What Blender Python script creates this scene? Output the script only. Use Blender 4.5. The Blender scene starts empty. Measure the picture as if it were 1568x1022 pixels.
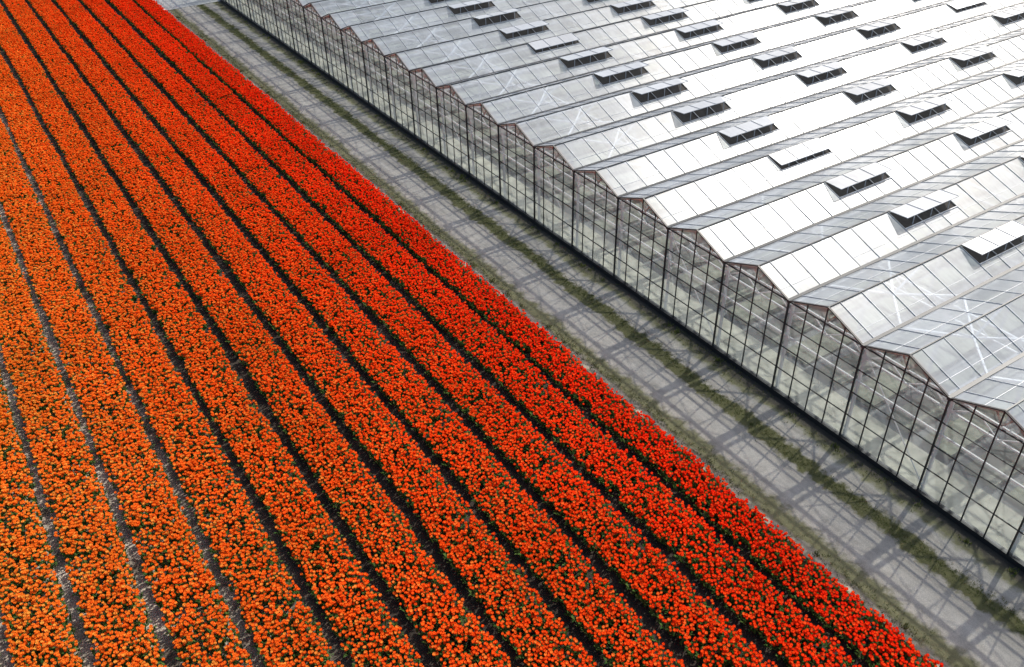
import bpy, math, random
from mathutils import Vector, Matrix
random.seed(7)
sc = bpy.context.scene
R = random.random
def U(a,b): return a+(b-a)*random.random()

# ---------------------------------------------------------------- helpers
class MB:
    def __init__(s): s.v=[]; s.f=[]; s.m=[]; s.a=[]; s.b=[]
    def quad(s,pts,mi=0,a=0.0,b=None):
        n=len(s.v); s.v.extend([tuple(p) for p in pts]); s.f.append(tuple(range(n,n+len(pts)))); s.m.append(mi)
        s.a.append(a)
    def bar(s,p,q,w,h,mi=0,up=(0,0,1),a=0.0):
        p=Vector(p); q=Vector(q); d=(q-p)
        if d.length<1e-6: return
        d.normalize(); up=Vector(up)
        if abs(d.dot(up))>0.98: up=Vector((0,1,0))
        x=d.cross(up).normalized(); u=x.cross(d).normalized()
        x=x*(w/2); u=u*(h/2)
        n=len(s.v)
        for c in (p,q):
            for (i,j) in ((-1,-1),(1,-1),(1,1),(-1,1)):
                s.v.append(tuple(c+x*i+u*j))
        for f in ((0,1,2,3),(7,6,5,4),(0,4,5,1),(1,5,6,2),(2,6,7,3),(3,7,4,0)):
            s.f.append(tuple(n+k for k in f)); s.m.append(mi); s.a.append(a)
    def box(s,x0,x1,y0,y1,z0,z1,mi=0):
        s.bar(((x0+x1)/2,y0,(z0+z1)/2),((x0+x1)/2,y1,(z0+z1)/2),x1-x0,z1-z0,mi)
    def build(s,name,mats,parent=None,smooth=False,link=True):
        me=bpy.data.meshes.new(name); me.from_pydata(s.v,[],s.f); 
        for m in mats: me.materials.append(m)
        me.polygons.foreach_set("material_index",s.m)
        at=me.attributes.new("rnd",'FLOAT','FACE'); at.data.foreach_set("value",s.a)
        if smooth: me.polygons.foreach_set("use_smooth",[True]*len(s.f))
        me.update()
        if not link: return me
        o=bpy.data.objects.new(name,me); sc.collection.objects.link(o)
        if parent: o.parent=parent
        return o
def empty(name):
    e=bpy.data.objects.new(name,None); sc.collection.objects.link(e); return e

def newmat(name):
    m=bpy.data.materials.new(name); m.use_nodes=True; nt=m.node_tree; nt.nodes.clear()
    out=nt.nodes.new('ShaderNodeOutputMaterial'); return m,nt,out
def N(nt,t,**k):
    n=nt.nodes.new(t)
    for a,b in k.items():
        if a in n.inputs.keys(): n.inputs[a].default_value=b
        else: setattr(n,a,b)
    return n
def math_(nt,op,a,b=None,c=None,clamp=False):
    n=nt.nodes.new('ShaderNodeMath'); n.operation=op; n.use_clamp=clamp
    for i,x in enumerate((a,b,c)):
        if x is None: continue
        if isinstance(x,(int,float)): n.inputs[i].default_value=x
        else: nt.links.new(x,n.inputs[i])
    return n.outputs[0]
def mix(nt,f,a,b,bt='MIX'):
    n=nt.nodes.new('ShaderNodeMix'); n.data_type='RGBA'; n.blend_type=bt
    for s,x in ((0,f),(6,a),(7,b)):
        if isinstance(x,(int,float)): n.inputs[s].default_value=x
        elif isinstance(x,tuple): n.inputs[s].default_value=(x[0],x[1],x[2],1)
        else: nt.links.new(x,n.inputs[s])
    return n.outputs[2]
def noise(nt,scale,detail=4,vec=None,rough=0.55,dim='3D'):
    n=nt.nodes.new('ShaderNodeTexNoise'); n.inputs['Scale'].default_value=scale; n.inputs['Detail'].default_value=detail; n.inputs['Roughness'].default_value=rough
    if vec is not None: nt.links.new(vec,n.inputs['Vector'])
    return n.outputs[0]
def ramp(nt,fac,stops,interp='LINEAR'):
    n=nt.nodes.new('ShaderNodeValToRGB'); cr=n.color_ramp; cr.interpolation=interp
    while len(cr.elements)<len(stops): cr.elements.new(0.5)
    for e,(p,c) in zip(cr.elements,stops):
        e.position=p; e.color=(c[0],c[1],c[2],1) if isinstance(c,tuple) else (c,c,c,1)
    nt.links.new(fac,n.inputs[0]); return n.outputs[0]
def pos(nt): return nt.nodes.new('ShaderNodeNewGeometry').outputs['Position']
def scaled(nt,v,s):
    n=nt.nodes.new('ShaderNodeVectorMath'); n.operation='MULTIPLY'; nt.links.new(v,n.inputs[0]); n.inputs[1].default_value=s; return n.outputs[0]
def sep(nt,v):
    n=nt.nodes.new('ShaderNodeSeparateXYZ'); nt.links.new(v,n.inputs[0]); return n.outputs
def bump(nt,h,strength=0.4,dist=0.05):
    n=nt.nodes.new('ShaderNodeBump'); n.inputs['Strength'].default_value=strength; n.inputs['Distance'].default_value=dist
    nt.links.new(h,n.inputs['Height']); return n.outputs[0]
def simple(name,col,rough=0.6,metal=0.0,var=0.25,scale=3.0):
    m,nt,out=newmat(name); b=N(nt,'ShaderNodeBsdfPrincipled',Roughness=rough,Metallic=metal)
    nz=noise(nt,scale,5,pos(nt)); r=ramp(nt,nz,[(0.3,1-var),(0.7,1+0*var)])
    c=mix(nt,1.0,col,r,'MULTIPLY'); nt.links.new(c,b.inputs['Base Color']); nt.links.new(b.outputs[0],out.inputs[0]); return m

# ---------------------------------------------------------------- layout constants
H=21.7; WX=21.98; BAY=3.203; GZ=4.11; RZ=4.74; Y0=13.33-BAY*7; NB=36
XE=WX+66.0
PW=1.09

# ---------------------------------------------------------------- materials
def mat_ground():
    m,nt,out=newmat("ground_soil_grass"); b=N(nt,'ShaderNodeBsdfPrincipled',Roughness=0.95)
    p=pos(nt); n1=noise(nt,0.05,6,p); n2=noise(nt,4,6,p)
    c=ramp(nt,n1,[(0.35,(0.06,0.08,0.03)),(0.6,(0.10,0.085,0.05))]); c=mix(nt,0.5,c,n2,'MULTIPLY')
    nt.links.new(c,b.inputs['Base Color']); nt.links.new(b.outputs[0],out.inputs[0]); return m
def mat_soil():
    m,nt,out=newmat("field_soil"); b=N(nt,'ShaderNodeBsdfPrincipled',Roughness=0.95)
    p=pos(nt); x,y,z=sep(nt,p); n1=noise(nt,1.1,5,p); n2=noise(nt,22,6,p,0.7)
    soil_shaded=ramp(nt,n1,[(0.35,(0.030,0.022,0.016)),(0.65,(0.068,0.052,0.038))])
    sand_lit=ramp(nt,n1,[(0.30,(0.12,0.095,0.07)),(0.6,(0.62,0.54,0.44))])
    g=math_(nt,'DIVIDE',math_(nt,'SUBTRACT',4.0,x),3.4,clamp=True)  # furrow light painted by X: sunlit pale sand left, shaded dark soil right
    c=mix(nt,g,soil_shaded,sand_lit)
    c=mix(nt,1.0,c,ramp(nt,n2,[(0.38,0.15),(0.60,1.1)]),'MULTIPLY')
    nt.links.new(c,b.inputs['Base Color']); nt.links.new(bump(nt,n2,0.8,0.05),b.inputs['Normal'])
    nt.links.new(b.outputs[0],out.inputs[0]); return m
def mat_road():
    m,nt,out=newmat("gravel_track"); b=N(nt,'ShaderNodeBsdfPrincipled',Roughness=0.92)
    p=pos(nt); x,y,z=sep(nt,p)
    n_big=noise(nt,0.35,4,p); n_med=noise(nt,2.2,6,p,0.65); n_f=noise(nt,30,6,p,0.75)
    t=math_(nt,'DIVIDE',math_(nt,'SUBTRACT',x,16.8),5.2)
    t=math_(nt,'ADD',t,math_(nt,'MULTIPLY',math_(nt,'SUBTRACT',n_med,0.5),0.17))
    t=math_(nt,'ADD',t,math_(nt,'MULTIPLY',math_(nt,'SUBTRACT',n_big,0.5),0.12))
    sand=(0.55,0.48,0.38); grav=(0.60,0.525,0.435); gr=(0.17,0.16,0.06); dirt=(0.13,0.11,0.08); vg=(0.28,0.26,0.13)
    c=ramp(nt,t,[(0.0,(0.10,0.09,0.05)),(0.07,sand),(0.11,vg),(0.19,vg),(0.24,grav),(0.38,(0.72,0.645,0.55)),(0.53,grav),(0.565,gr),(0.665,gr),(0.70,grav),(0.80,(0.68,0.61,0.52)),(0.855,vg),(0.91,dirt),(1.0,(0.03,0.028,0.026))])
    spk=ramp(nt,n_f,[(0.3,0.65),(0.7,1.15)]); c=mix(nt,1.0,c,spk,'MULTIPLY')
    trk=noise(nt,1.0,5,scaled(nt,p,(3.5,0.25,1.0)),0.6)
    c=mix(nt,1.0,c,ramp(nt,trk,[(0.3,0.76),(0.6,1.03)]),'MULTIPLY')
    blot=ramp(nt,n_med,[(0.35,0.82),(0.6,1.04)]); c=mix(nt,1.0,c,blot,'MULTIPLY')
    nt.links.new(c,b.inputs['Base Color']); nt.links.new(bump(nt,n_f,0.5,0.02),b.inputs['Normal'])
    nt.links.new(b.outputs[0],out.inputs[0]); return m
def mat_petal():
    m,nt,out=newmat("tulip_petals")
    p=pos(nt); x,y,z=sep(nt,p)
    a=nt.nodes.new('ShaderNodeAttribute'); a.attribute_name="rnd"; r=a.outputs['Fac']
    xx=math_(nt,'ADD',x,math_(nt,'MULTIPLY',math_(nt,'SUBTRACT',r,0.5),5.0))
    g=math_(nt,'DIVIDE',math_(nt,'ADD',xx,6.0),23.0,clamp=True)
    base=ramp(nt,g,[(0.0,(0.97,0.29,0.03)),(0.40,(0.97,0.17,0.017)),(0.70,(0.97,0.10,0.012)),(0.90,(0.97,0.055,0.010)),(1.0,(0.96,0.036,0.010))])
    big=noise(nt,0.25,3,p)
    tip=math_(nt,'MULTIPLY',math_(nt,'GREATER_THAN',r,0.80),math_(nt,'SUBTRACT',1.0,math_(nt,'MULTIPLY',g,0.80)),clamp=True)
    c=mix(nt,math_(nt,'MULTIPLY',tip,0.85),base,(0.98,0.54,0.09))
    dk=math_(nt,'FRACT',math_(nt,'MULTIPLY',r,17.3))
    c=mix(nt,1.0,c,ramp(nt,dk,[(0.0,0.80),(0.4,1.0)]),'MULTIPLY')
    c=mix(nt,1.0,c,ramp(nt,big,[(0.3,0.90),(0.6,1.0)]),'MULTIPLY')
    d=N(nt,'ShaderNodeBsdfDiffuse'); tr=N(nt,'ShaderNodeBsdfTranslucent')
    nt.links.new(c,d.inputs['Color']); nt.links.new(c,tr.inputs['Color'])
    m1=N(nt,'ShaderNodeMixShader'); m1.inputs[0].default_value=0.42
    nt.links.new(d.outputs[0],m1.inputs[1]); nt.links.new(tr.outputs[0],m1.inputs[2])
    nt.links.new(m1.outputs[0],out.inputs[0]); return m
def mat_leaf(name,c1,c2):
    m,nt,out=newmat(name)
    a=nt.nodes.new('ShaderNodeAttribute'); a.attribute_name="rnd"
    c=mix(nt,a.outputs['Fac'],c1,c2)
    d=N(nt,'ShaderNodeBsdfDiffuse'); tr=N(nt,'ShaderNodeBsdfTranslucent')
    nt.links.new(c,d.inputs['Color']); nt.links.new(c,tr.inputs['Color'])
    m1=N(nt,'ShaderNodeMixShader'); m1.inputs[0].default_value=0.3
    nt.links.new(d.outputs[0],m1.inputs[1]); nt.links.new(tr.outputs[0],m1.inputs[2]); nt.links.new(m1.outputs[0],out.inputs[0]); return m
def mat_glass(name,film,film_col,rough,transl=0.5,ior=1.5,spec=1.0,tint=(0.93,0.96,0.97),fv=0.22):
    m,nt,out=newmat(name)
    a=nt.nodes.new('ShaderNodeAttribute'); a.attribute_name="rnd"; r=a.outputs['Fac']
    p=pos(nt); n1=noise(nt,0.30,5,p); n2=noise(nt,6,5,scaled(nt,p,(1.0,0.25,0.25)),0.6)
    T=N(nt,'ShaderNodeBsdfTransparent'); T.inputs[0].default_value=(*tint,1)
    c=mix(nt,r,tuple(k*0.92 for k in film_col),film_col)
    c=mix(nt,1.0,c,ramp(nt,n2,[(0.3,0.87),(0.65,1.0)]),'MULTIPLY')
    D=N(nt,'ShaderNodeBsdfDiffuse'); L=N(nt,'ShaderNodeBsdfTranslucent')
    nt.links.new(c,D.inputs[0]); nt.links.new(c,L.inputs[0])
    mf=N(nt,'ShaderNodeMixShader'); mf.inputs[0].default_value=transl
    nt.links.new(D.outputs[0],mf.inputs[1]); nt.links.new(L.outputs[0],mf.inputs[2])
    fac=math_(nt,'ADD',film-fv*0.5-0.05,math_(nt,'ADD',math_(nt,'MULTIPLY',n1,fv),math_(nt,'MULTIPLY',r,0.10)),clamp=True)
    m1=N(nt,'ShaderNodeMixShader'); nt.links.new(fac,m1.inputs[0]); nt.links.new(T.outputs[0],m1.inputs[1]); nt.links.new(mf.outputs[0],m1.inputs[2])
    G=N(nt,'ShaderNodeBsdfGlossy'); 
    nt.links.new(math_(nt,'ADD',rough,math_(nt,'MULTIPLY',n2,0.1)),G.inputs['Roughness'])
    # thin sheet: same Fresnel from both sides (the node inverts the IOR on back faces)
    bf=nt.nodes.new('ShaderNodeNewGeometry').outputs['Backfacing']
    iorv=math_(nt,'ADD',ior,math_(nt,'MULTIPLY',bf,1.0/ior-ior))
    fr=N(nt,'ShaderNodeFresnel'); nt.links.new(iorv,fr.inputs[0])
    ff=math_(nt,'MULTIPLY',fr.outputs[0],spec,clamp=True)
    m2=N(nt,'ShaderNodeMixShader'); nt.links.new(ff,m2.inputs[0]); nt.links.new(m1.outputs[0],m2.inputs[1]); nt.links.new(G.outputs[0],m2.inputs[2])
    nt.links.new(m2.outputs[0],out.inputs[0]); return m

M_dark=simple("dark_steel",(0.025,0.027,0.03),0.5,0.2)
M_bar=simple("aluminium_bar",(0.44,0.47,0.51),0.5,0.1)
M_gut=simple("gutter_metal",(0.05,0.055,0.06),0.5,0.3)
M_white=simple("white_galvanised",(0.88,0.90,0.91),0.5,0.0)
M_shadow_bar=simple("added_shadow_bar",(0.50,0.51,0.52),0.9,0.0)  # for the added shadow-casting bars under the gutters
M_brown=simple("weathered_redwood",(0.30,0.16,0.10),0.8)
M_conc=simple("concrete",(0.75,0.72,0.66),0.9,0,0.3,1.5)
M_vent_shade=simple("vent_opening_shade",(0.035,0.032,0.03),0.9,0,0.6,6.0)  # near-black sheet standing in for the shade inside open vents
M_floor=simple("interior_groundcover",(0.36,0.38,0.38),0.9,0,0.6,0.7)
M_path=simple("interior_path",(0.80,0.78,0.64),0.9,0,0.5,1.3)
M_crop=simple("seedling_crop",(0.42,0.44,0.34),0.9,0,0.7,1.6)
M_roof=mat_glass("roof_glass",0.40,(0.70,0.78,0.87),0.26,0.25,1.5,1.2,(0.88,0.93,0.97),0.34)
M_wall=mat_glass("wall_glass",0.31,(0.80,0.81,0.79),0.06,0.55,1.5,1.0,(0.95,0.97,0.95),0.3)
M_vent=mat_glass("vent_glass",0.72,(0.80,0.86,0.93),0.28,0.25,1.5,1.2)
M_pet=mat_petal(); M_leaf=mat_leaf("tulip_leaves",(0.05,0.12,0.03),(0.12,0.20,0.05))
M_grass=mat_leaf("dry_grass",(0.08,0.12,0.025),(0.26,0.26,0.09))

# ---------------------------------------------------------------- ground
def sheet(name,x0,x1,y0,y1,z,mat):
    b=MB(); b.quad([(x0,y0,z),(x1,y0,z),(x1,y1,z),(x0,y1,z)]); return b.build(name,[mat])
sheet("ground",-3000,3000,-3000,3000,-0.012,mat_ground())
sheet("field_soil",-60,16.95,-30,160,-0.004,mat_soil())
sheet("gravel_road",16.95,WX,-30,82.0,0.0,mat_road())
sheet("concrete_pavement",16.95,WX-0.1,82.0,160,0.02,M_conc)

# ---------------------------------------------------------------- tulips
def tulip_patch(idx,width,length,dens):
    b=MB(); n=int(width*length*dens)
    for i in range(n):
        px=U(-width/2,width/2); py=U(0,length)
        edge=abs(px)/(width/2)
        h=U(0.29,0.43)-0.05*max(0,edge-0.85)/0.15*R()
        r=U(0.038,0.058); hh=U(0.06,0.09); rn=R()
        tx,ty=U(-0.02,0.02)+ (0.04*(edge-0.9)*10*(1 if px>0 else -1)*R() if edge>0.9 else 0),U(-0.02,0.02)
        cx,cy=px+tx,py+ty
        k=6; a0=R()*6.28
        rings=[(0.35*r,0),(r,0.35*hh),(0.92*r,0.7*hh)]
        base=len(b.v)
        for (rr,zz) in rings:
            for j in range(k):
                a=a0+j*6.283/k; b.v.append((cx+rr*math.cos(a)+tx*zz*3,cy+rr*math.sin(a)+ty*zz*3,h+zz))
        op=U(0.55,1.1)
        for j in range(k):
            a=a0+(j+0.5)*6.283/k; rr=r*op*(0.8 if j%2 else 1.0)
            b.v.append((cx+rr*math.cos(a),cy+rr*math.sin(a),h+hh*(1.1 if j%2 else 0.95)))
        for q in range(2):
            for j in range(k):
                j2=(j+1)%k; b.f.append((base+q*k+j,base+q*k+j2,base+(q+1)*k+j2,base+(q+1)*k+j)); b.m.append(0); b.a.append(rn*0.97)
        for j in range(k):
            j2=(j+1)%k; b.f.append((base+2*k+j,base+2*k+j2,base+3*k+j)); b.m.append(0); b.a.append(min(1,rn+0.10))
        b.f.append(tuple(base+2*k+j for j in range(k))); b.m.append(0); b.a.append(rn)
        for l in range(2):
            a=R()*6.283; L=U(0.10,0.20); w=U(0.02,0.04); ca,sa=math.cos(a),math.sin(a)
            z0=U(0.05,0.12); z1=z0+U(0.10,0.17); z2=z1+U(-0.02,0.08)
            P=[(px-sa*w,py+ca*w,z0),(px+sa*w,py-ca*w,z0),(px+ca*L*0.5+sa*w,py+sa*L*0.5-ca*w,z1),(px+ca*L*0.5-sa*w,py+sa*L*0.5+ca*w,z1)]
            rr=R(); b.quad(P,1,rr)
            b.quad([P[3],P[2],(px+ca*L,py+sa*L,z2)],1,rr)
    return b.build("tulip_bed_mesh_%d"%idx,[M_pet,M_leaf],link=False)
PL=4.0
variants=[tulip_patch(i,1.62,PL,106) for i in range(9)]
field=empty("tulip_field")
SP=1.958
for k in range(15):
    cx=15.28+0.82 if k==0 else 15.28-SP*(k-0.5)
    for j in range(-1,33):
        me=random.choice(variants)
        o=bpy.data.objects.new("tulip_bed_section",me); sc.collection.objects.link(o); o.parent=field
        fl=random.random()<0.5
        o.location=(cx+U(-0.03,0.03), j*PL+(PL if fl else 0)-2, 0)
        o.rotation_euler=(0,0,math.pi if fl else 0)
        sx=0.86 if k==0 else (0.95 if k<7 else 1.0)
        o.scale=(sx*U(0.98,1.03),1.0,U(0.93,1.08))

# ---------------------------------------------------------------- grass tufts along the track
gb=MB()
def tuft(x,y,s,n):
    for i in range(n):
        a=R()*6.283; rr=R()*s*0.6; bx,by=x+rr*math.cos(a),y+rr*math.sin(a)
        a=R()*6.283; h=U(0.4,1)*s*0.45; l=U(0.1,0.7)*s*0.5; w=s*0.06
        gb.quad([(bx-w*math.sin(a),by+w*math.cos(a),0.0),(bx+w*math.sin(a),by-w*math.cos(a),0.0),(bx+l*math.cos(a),by+l*math.sin(a),h)],0,R())
for i in range(7500):
    y=U(-6,82); tuft(random.gauss(20.10+0.08*math.sin(y*0.35)+0.04*math.sin(y*1.3),0.16),y,U(0.06,0.15),6)
for i in range(7000):
    y=U(-6,82)
    if math.sin(y*0.9)+math.sin(y*0.37+1)>U(-1.8,0.6): tuft(max(17.0,random.gauss(17.38,0.18)),y,U(0.06,0.16),6)
for i in range(4000):
    y=U(-6,82)
    if math.sin(y*0.7)+math.sin(y*0.31+2)>U(-1.6,1.2): tuft(min(WX-0.12,random.gauss(21.5,0.18)),y,U(0.06,0.18),6)
for i in range(70):
    y=U(-6,82); tuft(random.choice([21.6,21.5,17.3]),y,U(0.25,0.38),26)
gb.build("grass_verge",[M_grass])

# ---------------------------------------------------------------- greenhouse
gh=empty("greenhouse")
YN=Y0+NB*BAY
glass=MB(); bars=MB(); gut=MB(); wall=MB(); wf=MB(); truss=MB(); vents=MB(); brown=MB()
ncol=int((XE-WX)/PW)
def vent_col(m):  # column index m centred at WX+m*PW
    q=(m+1)%8
    return q in (0,1,2) and m>=7
for b_ in range(NB):
    ya=Y0+b_*BAY; yr=ya+BAY/2; yb=ya+BAY
    # roof panes
    for m in range(0,ncol+1):
        x0=WX+(m-0.5)*PW if m>0 else WX-0.04
        x1=WX+(m+0.5)*PW
        v=vent_col(m)
        for side in (0,1):
            yg=ya+0.06 if side==0 else yb-0.06
            t1=0.40 if (v and side==0) else 1.0
            def P(x,t,dz=0): return (x, yg+(yr-yg)*t, GZ+0.05+(RZ-GZ-0.05)*t+dz)
            j=U(-0.008,0.008); j2=U(-0.008,0.008)
            glass.quad([P(x0,0,j),P(x1,0,j2),P(x1,t1,-j),P(x0,t1,-j2)],0,R())
            bars.bar(P(x1,0,0.012),P(x1,1,0.012),0.022,0.025,0)
            if v and side==0:
                bars.bar(P(x0,t1,0.01),P(x1,t1,0.01),0.05,0.04,0)
                vents.quad([P(x0,t1,-0.03),P(x1,t1,-0.03),P(x1,0.97,-0.03),P(x0,0.97,-0.03)],3,R())  # dark sheet across the opening, shade put in as colour
    for side in (0,1):
        yg=ya if side==0 else yb; t=0.62 if side==1 else 0.30
        bars.bar((WX,yg+(yr-yg)*t,GZ+(RZ-GZ)*t+0.014),(XE,yg+(yr-yg)*t,GZ+(RZ-GZ)*t+0.014),0.018,0.02,0)
    # ridge cap & gutter
    gut.bar((WX-0.05,yr,RZ+0.02),(XE,yr,RZ+0.02),0.045,0.04,0)
    gut.bar((WX-0.08,ya,GZ+0.01),(XE,ya,GZ+0.01),0.14,0.12,0)
    # added bar below each gutter, put in to cast broad shadow bands
    truss.bar((WX+0.3,ya+0.26,GZ-0.40),(XE,ya+0.26,GZ-0.40),0.30,0.10,1)
    # vents
    m=8
    while WX+(m+1.5)*PW<XE:
        x0=WX+(m-1.5)*PW+0.03; x1=WX+(m+1.5)*PW-0.03
        if R()>0.05: ang=math.radians(U(-6,3))
        else: ang=math.radians(13)
        ln=0.84
        hy,hz=yr-0.03,RZ+0.055
        ly,lz=hy-ln*math.cos(ang),hz-ln*math.sin(ang)
        for i in range(3):
            xa=x0+(x1-x0)*i/3; xb=x0+(x1-x0)*(i+1)/3
            vents.quad([(xa,ly,lz),(xb,ly,lz),(xb,hy,hz),(xa,hy,hz)],0,R())
        for xx in [x0+(x1-x0)*i/3 for i in range(4)]:
            vents.bar((xx,ly,lz+0.012),(xx,hy,hz+0.012),0.02,0.02,1)
        vents.bar((x0,ly,lz),(x1,ly,lz),0.03,0.03,1)
        for xx in (x0+0.5,(x0+x1)/2,x1-0.5):
            vents.bar((xx,ly+0.03,lz-0.03),(xx,yr-0.85,RZ-0.32),0.025,0.025,1)
        m+=8
    # gable wall
    panes=4; zs=[0.22,1.20,2.18,3.16,GZ]
    top=lambda y: GZ+(RZ-GZ)*(1-abs(y-yr)/(BAY/2))
    for i in range(panes):
        y1=ya+BAY*i/panes; y2=ya+BAY*(i+1)/panes
        for q in range(len(zs)-1):
            wall.quad([(WX+U(-.006,.006),y1,zs[q]),(WX+U(-.006,.006),y2,zs[q]),(WX,y2,zs[q+1]),(WX,y1,zs[q+1])],0,R())
        if i in (0,3):
            pts=[(WX,y1,GZ),(WX,y2,GZ),(WX,y2,top(y2)),(WX,y1,top(y1))]
            wall.quad([p for k,p in enumerate(pts) if not (p[2]<=GZ+1e-6 and k>=2)],0,R())
        else:
            wall.quad([(WX,y1,GZ),(WX,y2,GZ),(WX,y2,top(y2)),(WX,y1,top(y1))],0,R())
        w=0.08 if i==0 else 0.03
        wf.bar((WX-0.03,y1,0.05),(WX-0.03,y1,GZ if i==0 else top(y1)-0.02),w,0.04,0)
    for z in zs[1:]:
        wf.bar((WX-0.026,ya,z),(WX-0.026,yb,z),0.035,0.03 if z<GZ else 0.045,0)
    # rake trims
    wf.bar((WX-0.04,ya,GZ+0.03),(WX-0.04,yr,RZ+0.03),0.07,0.04,0)
    wf.bar((WX-0.04,yb,GZ+0.03),(WX-0.04,yr,RZ+0.03),0.07,0.04,0)
    truss.bar((WX+0.12,ya,2.6),(WX+0.12,yb,2.6),0.05,0.06,0)
    if b_%3==0:
        truss.bar((WX+0.16,ya,0.3),(WX+0.16,yb,GZ-0.3),0.03,0.03,0)
    # brown timber W behind the gable glass
    xi=WX+0.07
    brown.bar((xi,ya+0.15,GZ+0.0),(xi,yr,RZ-0.06),0.05,0.09,0)
    brown.bar((xi,yb-0.15,GZ+0.0),(xi,yr,RZ-0.06),0.05,0.09,0)
    brown.bar((xi+0.06,ya+0.8,GZ+0.02),(xi+0.06,yr-0.3,RZ-0.2),0.05,0.05,0)
    brown.bar((xi+0.06,yr-0.3,RZ-0.2),(xi+0.06,yr,GZ),0.05,0.05,0)
    brown.bar((xi+0.06,yr,GZ),(xi+0.06,yr+0.3,RZ-0.2),0.05,0.05,0)
    # posts & trusses
    x=WX+0.25; c=0
    while x<XE:
        truss.bar((x,ya,0),(x,ya,GZ-0.06),0.09,0.09,0)
        truss.bar((x,ya,GZ-0.12),(x,yb,GZ-0.12),0.06,0.06,0)
        truss.bar((x,ya,GZ-0.62),(x,yb,GZ-0.62),0.06,0.06,0)
        for s in range(4):
            z1,z2=(GZ-0.12,GZ-0.62) if s%2 else (GZ-0.62,GZ-0.12)
            truss.bar((x,ya+BAY*s/4,z1),(x,ya+BAY*(s+1)/4,z2),0.035,0.035,0)
        x+=4*PW; c+=1
    for xs in (WX+3.6, WX+21.0, WX+38.5):
        for (dx,yy,zz) in ((-1.7,ya,GZ),(1.7,ya,GZ),(-1.7,yb,GZ),(1.7,yb,GZ),(-1.2,yr,RZ-.08),(1.2,yr,RZ-.08)):
            truss.bar((xs,yr,GZ-0.2),(xs+dx,yy,zz-0.04),0.07,0.07,0)
glass.build("roof_glass_panes",[M_roof],gh)
bars.build("glazing_bars",[M_bar],gh)
gut.build("gutters_and_ridges",[M_gut],gh)
vents.build("roof_vents",[M_vent,M_bar,M_dark,M_vent_shade],gh)
wall.build("gable_wall_glass",[M_wall],gh)
wf.build("wall_frame",[M_dark],gh)
brown.build("gable_timber",[M_brown],gh)
truss.build("posts_and_trusses",[M_white,M_shadow_bar],gh)
kb=MB(); kb.box(WX-0.10,WX+0.08,Y0,YN,-0.02,0.20,0); kb.build("base_kerb",[M_dark],gh)
fb=MB(); fb.quad([(WX+0.08,Y0,0.01),(XE,Y0,0.01),(XE,YN,0.01),(WX+0.08,YN,0.01)])
fb.quad([(WX+0.08,Y0,0.02),(WX+1.9,Y0,0.02),(WX+1.9,YN,0.02),(WX+0.08,YN,0.02)],1)
fb.build("greenhouse_floor",[M_floor,M_path],gh)
cb=MB()
for b_ in range(NB):
    ya=Y0+b_*BAY
    for s in (0.35,1.85):
        y1=ya+s; y2=y1+1.1
        x=WX+2.2
        while x<XE:
            L=U(1.5,3.0); cb.box(x,x+L-0.08,y1+U(-.05,.05),y2+U(-.05,.05),0.03,U(0.12,0.3),0); x+=L
cb.build("crop_rows",[M_crop],gh)
ew=MB()
for yy in (Y0,YN):
    ew.quad([(WX,yy,0.2),(XE,yy,0.2),(XE,yy,GZ),(WX,yy,GZ)],0,0.5)
ew.quad([(XE,Y0,0.2),(XE,YN,0.2),(XE,YN,GZ),(XE,Y0,GZ)],0,0.5)
ew.build("outer_wall_glass",[M_wall],gh)

# ---------------------------------------------------------------- light
S=Vector((0.74,0.2,0.65)).normalized()
el=math.asin(S.z); az=math.atan2(S.x,S.y)
w=bpy.data.worlds.new("World"); sc.world=w; w.use_nodes=True; nt=w.node_tree
bg=nt.nodes["Background"]; sky=nt.nodes.new('ShaderNodeTexSky'); sky.sky_type='NISHITA'; sky.sun_disc=False
sky.sun_elevation=el; sky.sun_rotation=az; sky.air_density=1.0; sky.dust_density=3.2; sky.ozone_density=0.6
nt.links.new(sky.outputs[0],bg.inputs[0]); bg.inputs[1].default_value=0.15
ld=bpy.data.lights.new("sun",'SUN'); ld.energy=5.0; ld.angle=math.radians(0.8); ld.color=(1.0,0.95,0.87)
lo=bpy.data.objects.new("sun",ld); sc.collection.objects.link(lo)
lo.rotation_euler=S.to_track_quat('Z','Y').to_euler(); lo.location=(40,20,60)

# ---------------------------------------------------------------- camera
th=math.radians(36.04); al=math.radians(32.13); ro=math.radians(1.47)
fh=Vector((math.sin(al),math.cos(al),0)); r0=Vector((math.cos(al),-math.sin(al),0))
f=fh*math.cos(th)+Vector((0,0,-math.sin(th))); u0=r0.cross(f)
cx=r0*math.cos(ro)-u0*math.sin(ro); cu=r0*math.sin(ro)+u0*math.cos(ro)
mat=Matrix(((cx.x,cu.x,-f.x,0),(cx.y,cu.y,-f.y,0),(cx.z,cu.z,-f.z,H),(0,0,0,1)))
cd=bpy.data.cameras.new("camera"); cam=bpy.data.objects.new("camera",cd); sc.collection.objects.link(cam)
cam.matrix_world=mat; cd.sensor_width=36; cd.lens=31.02; cd.clip_end=6000; cd.clip_start=0.5
sc.camera=cam
sc.view_settings.view_transform='Standard'; sc.view_settings.look='None'; sc.view_settings.exposure=0
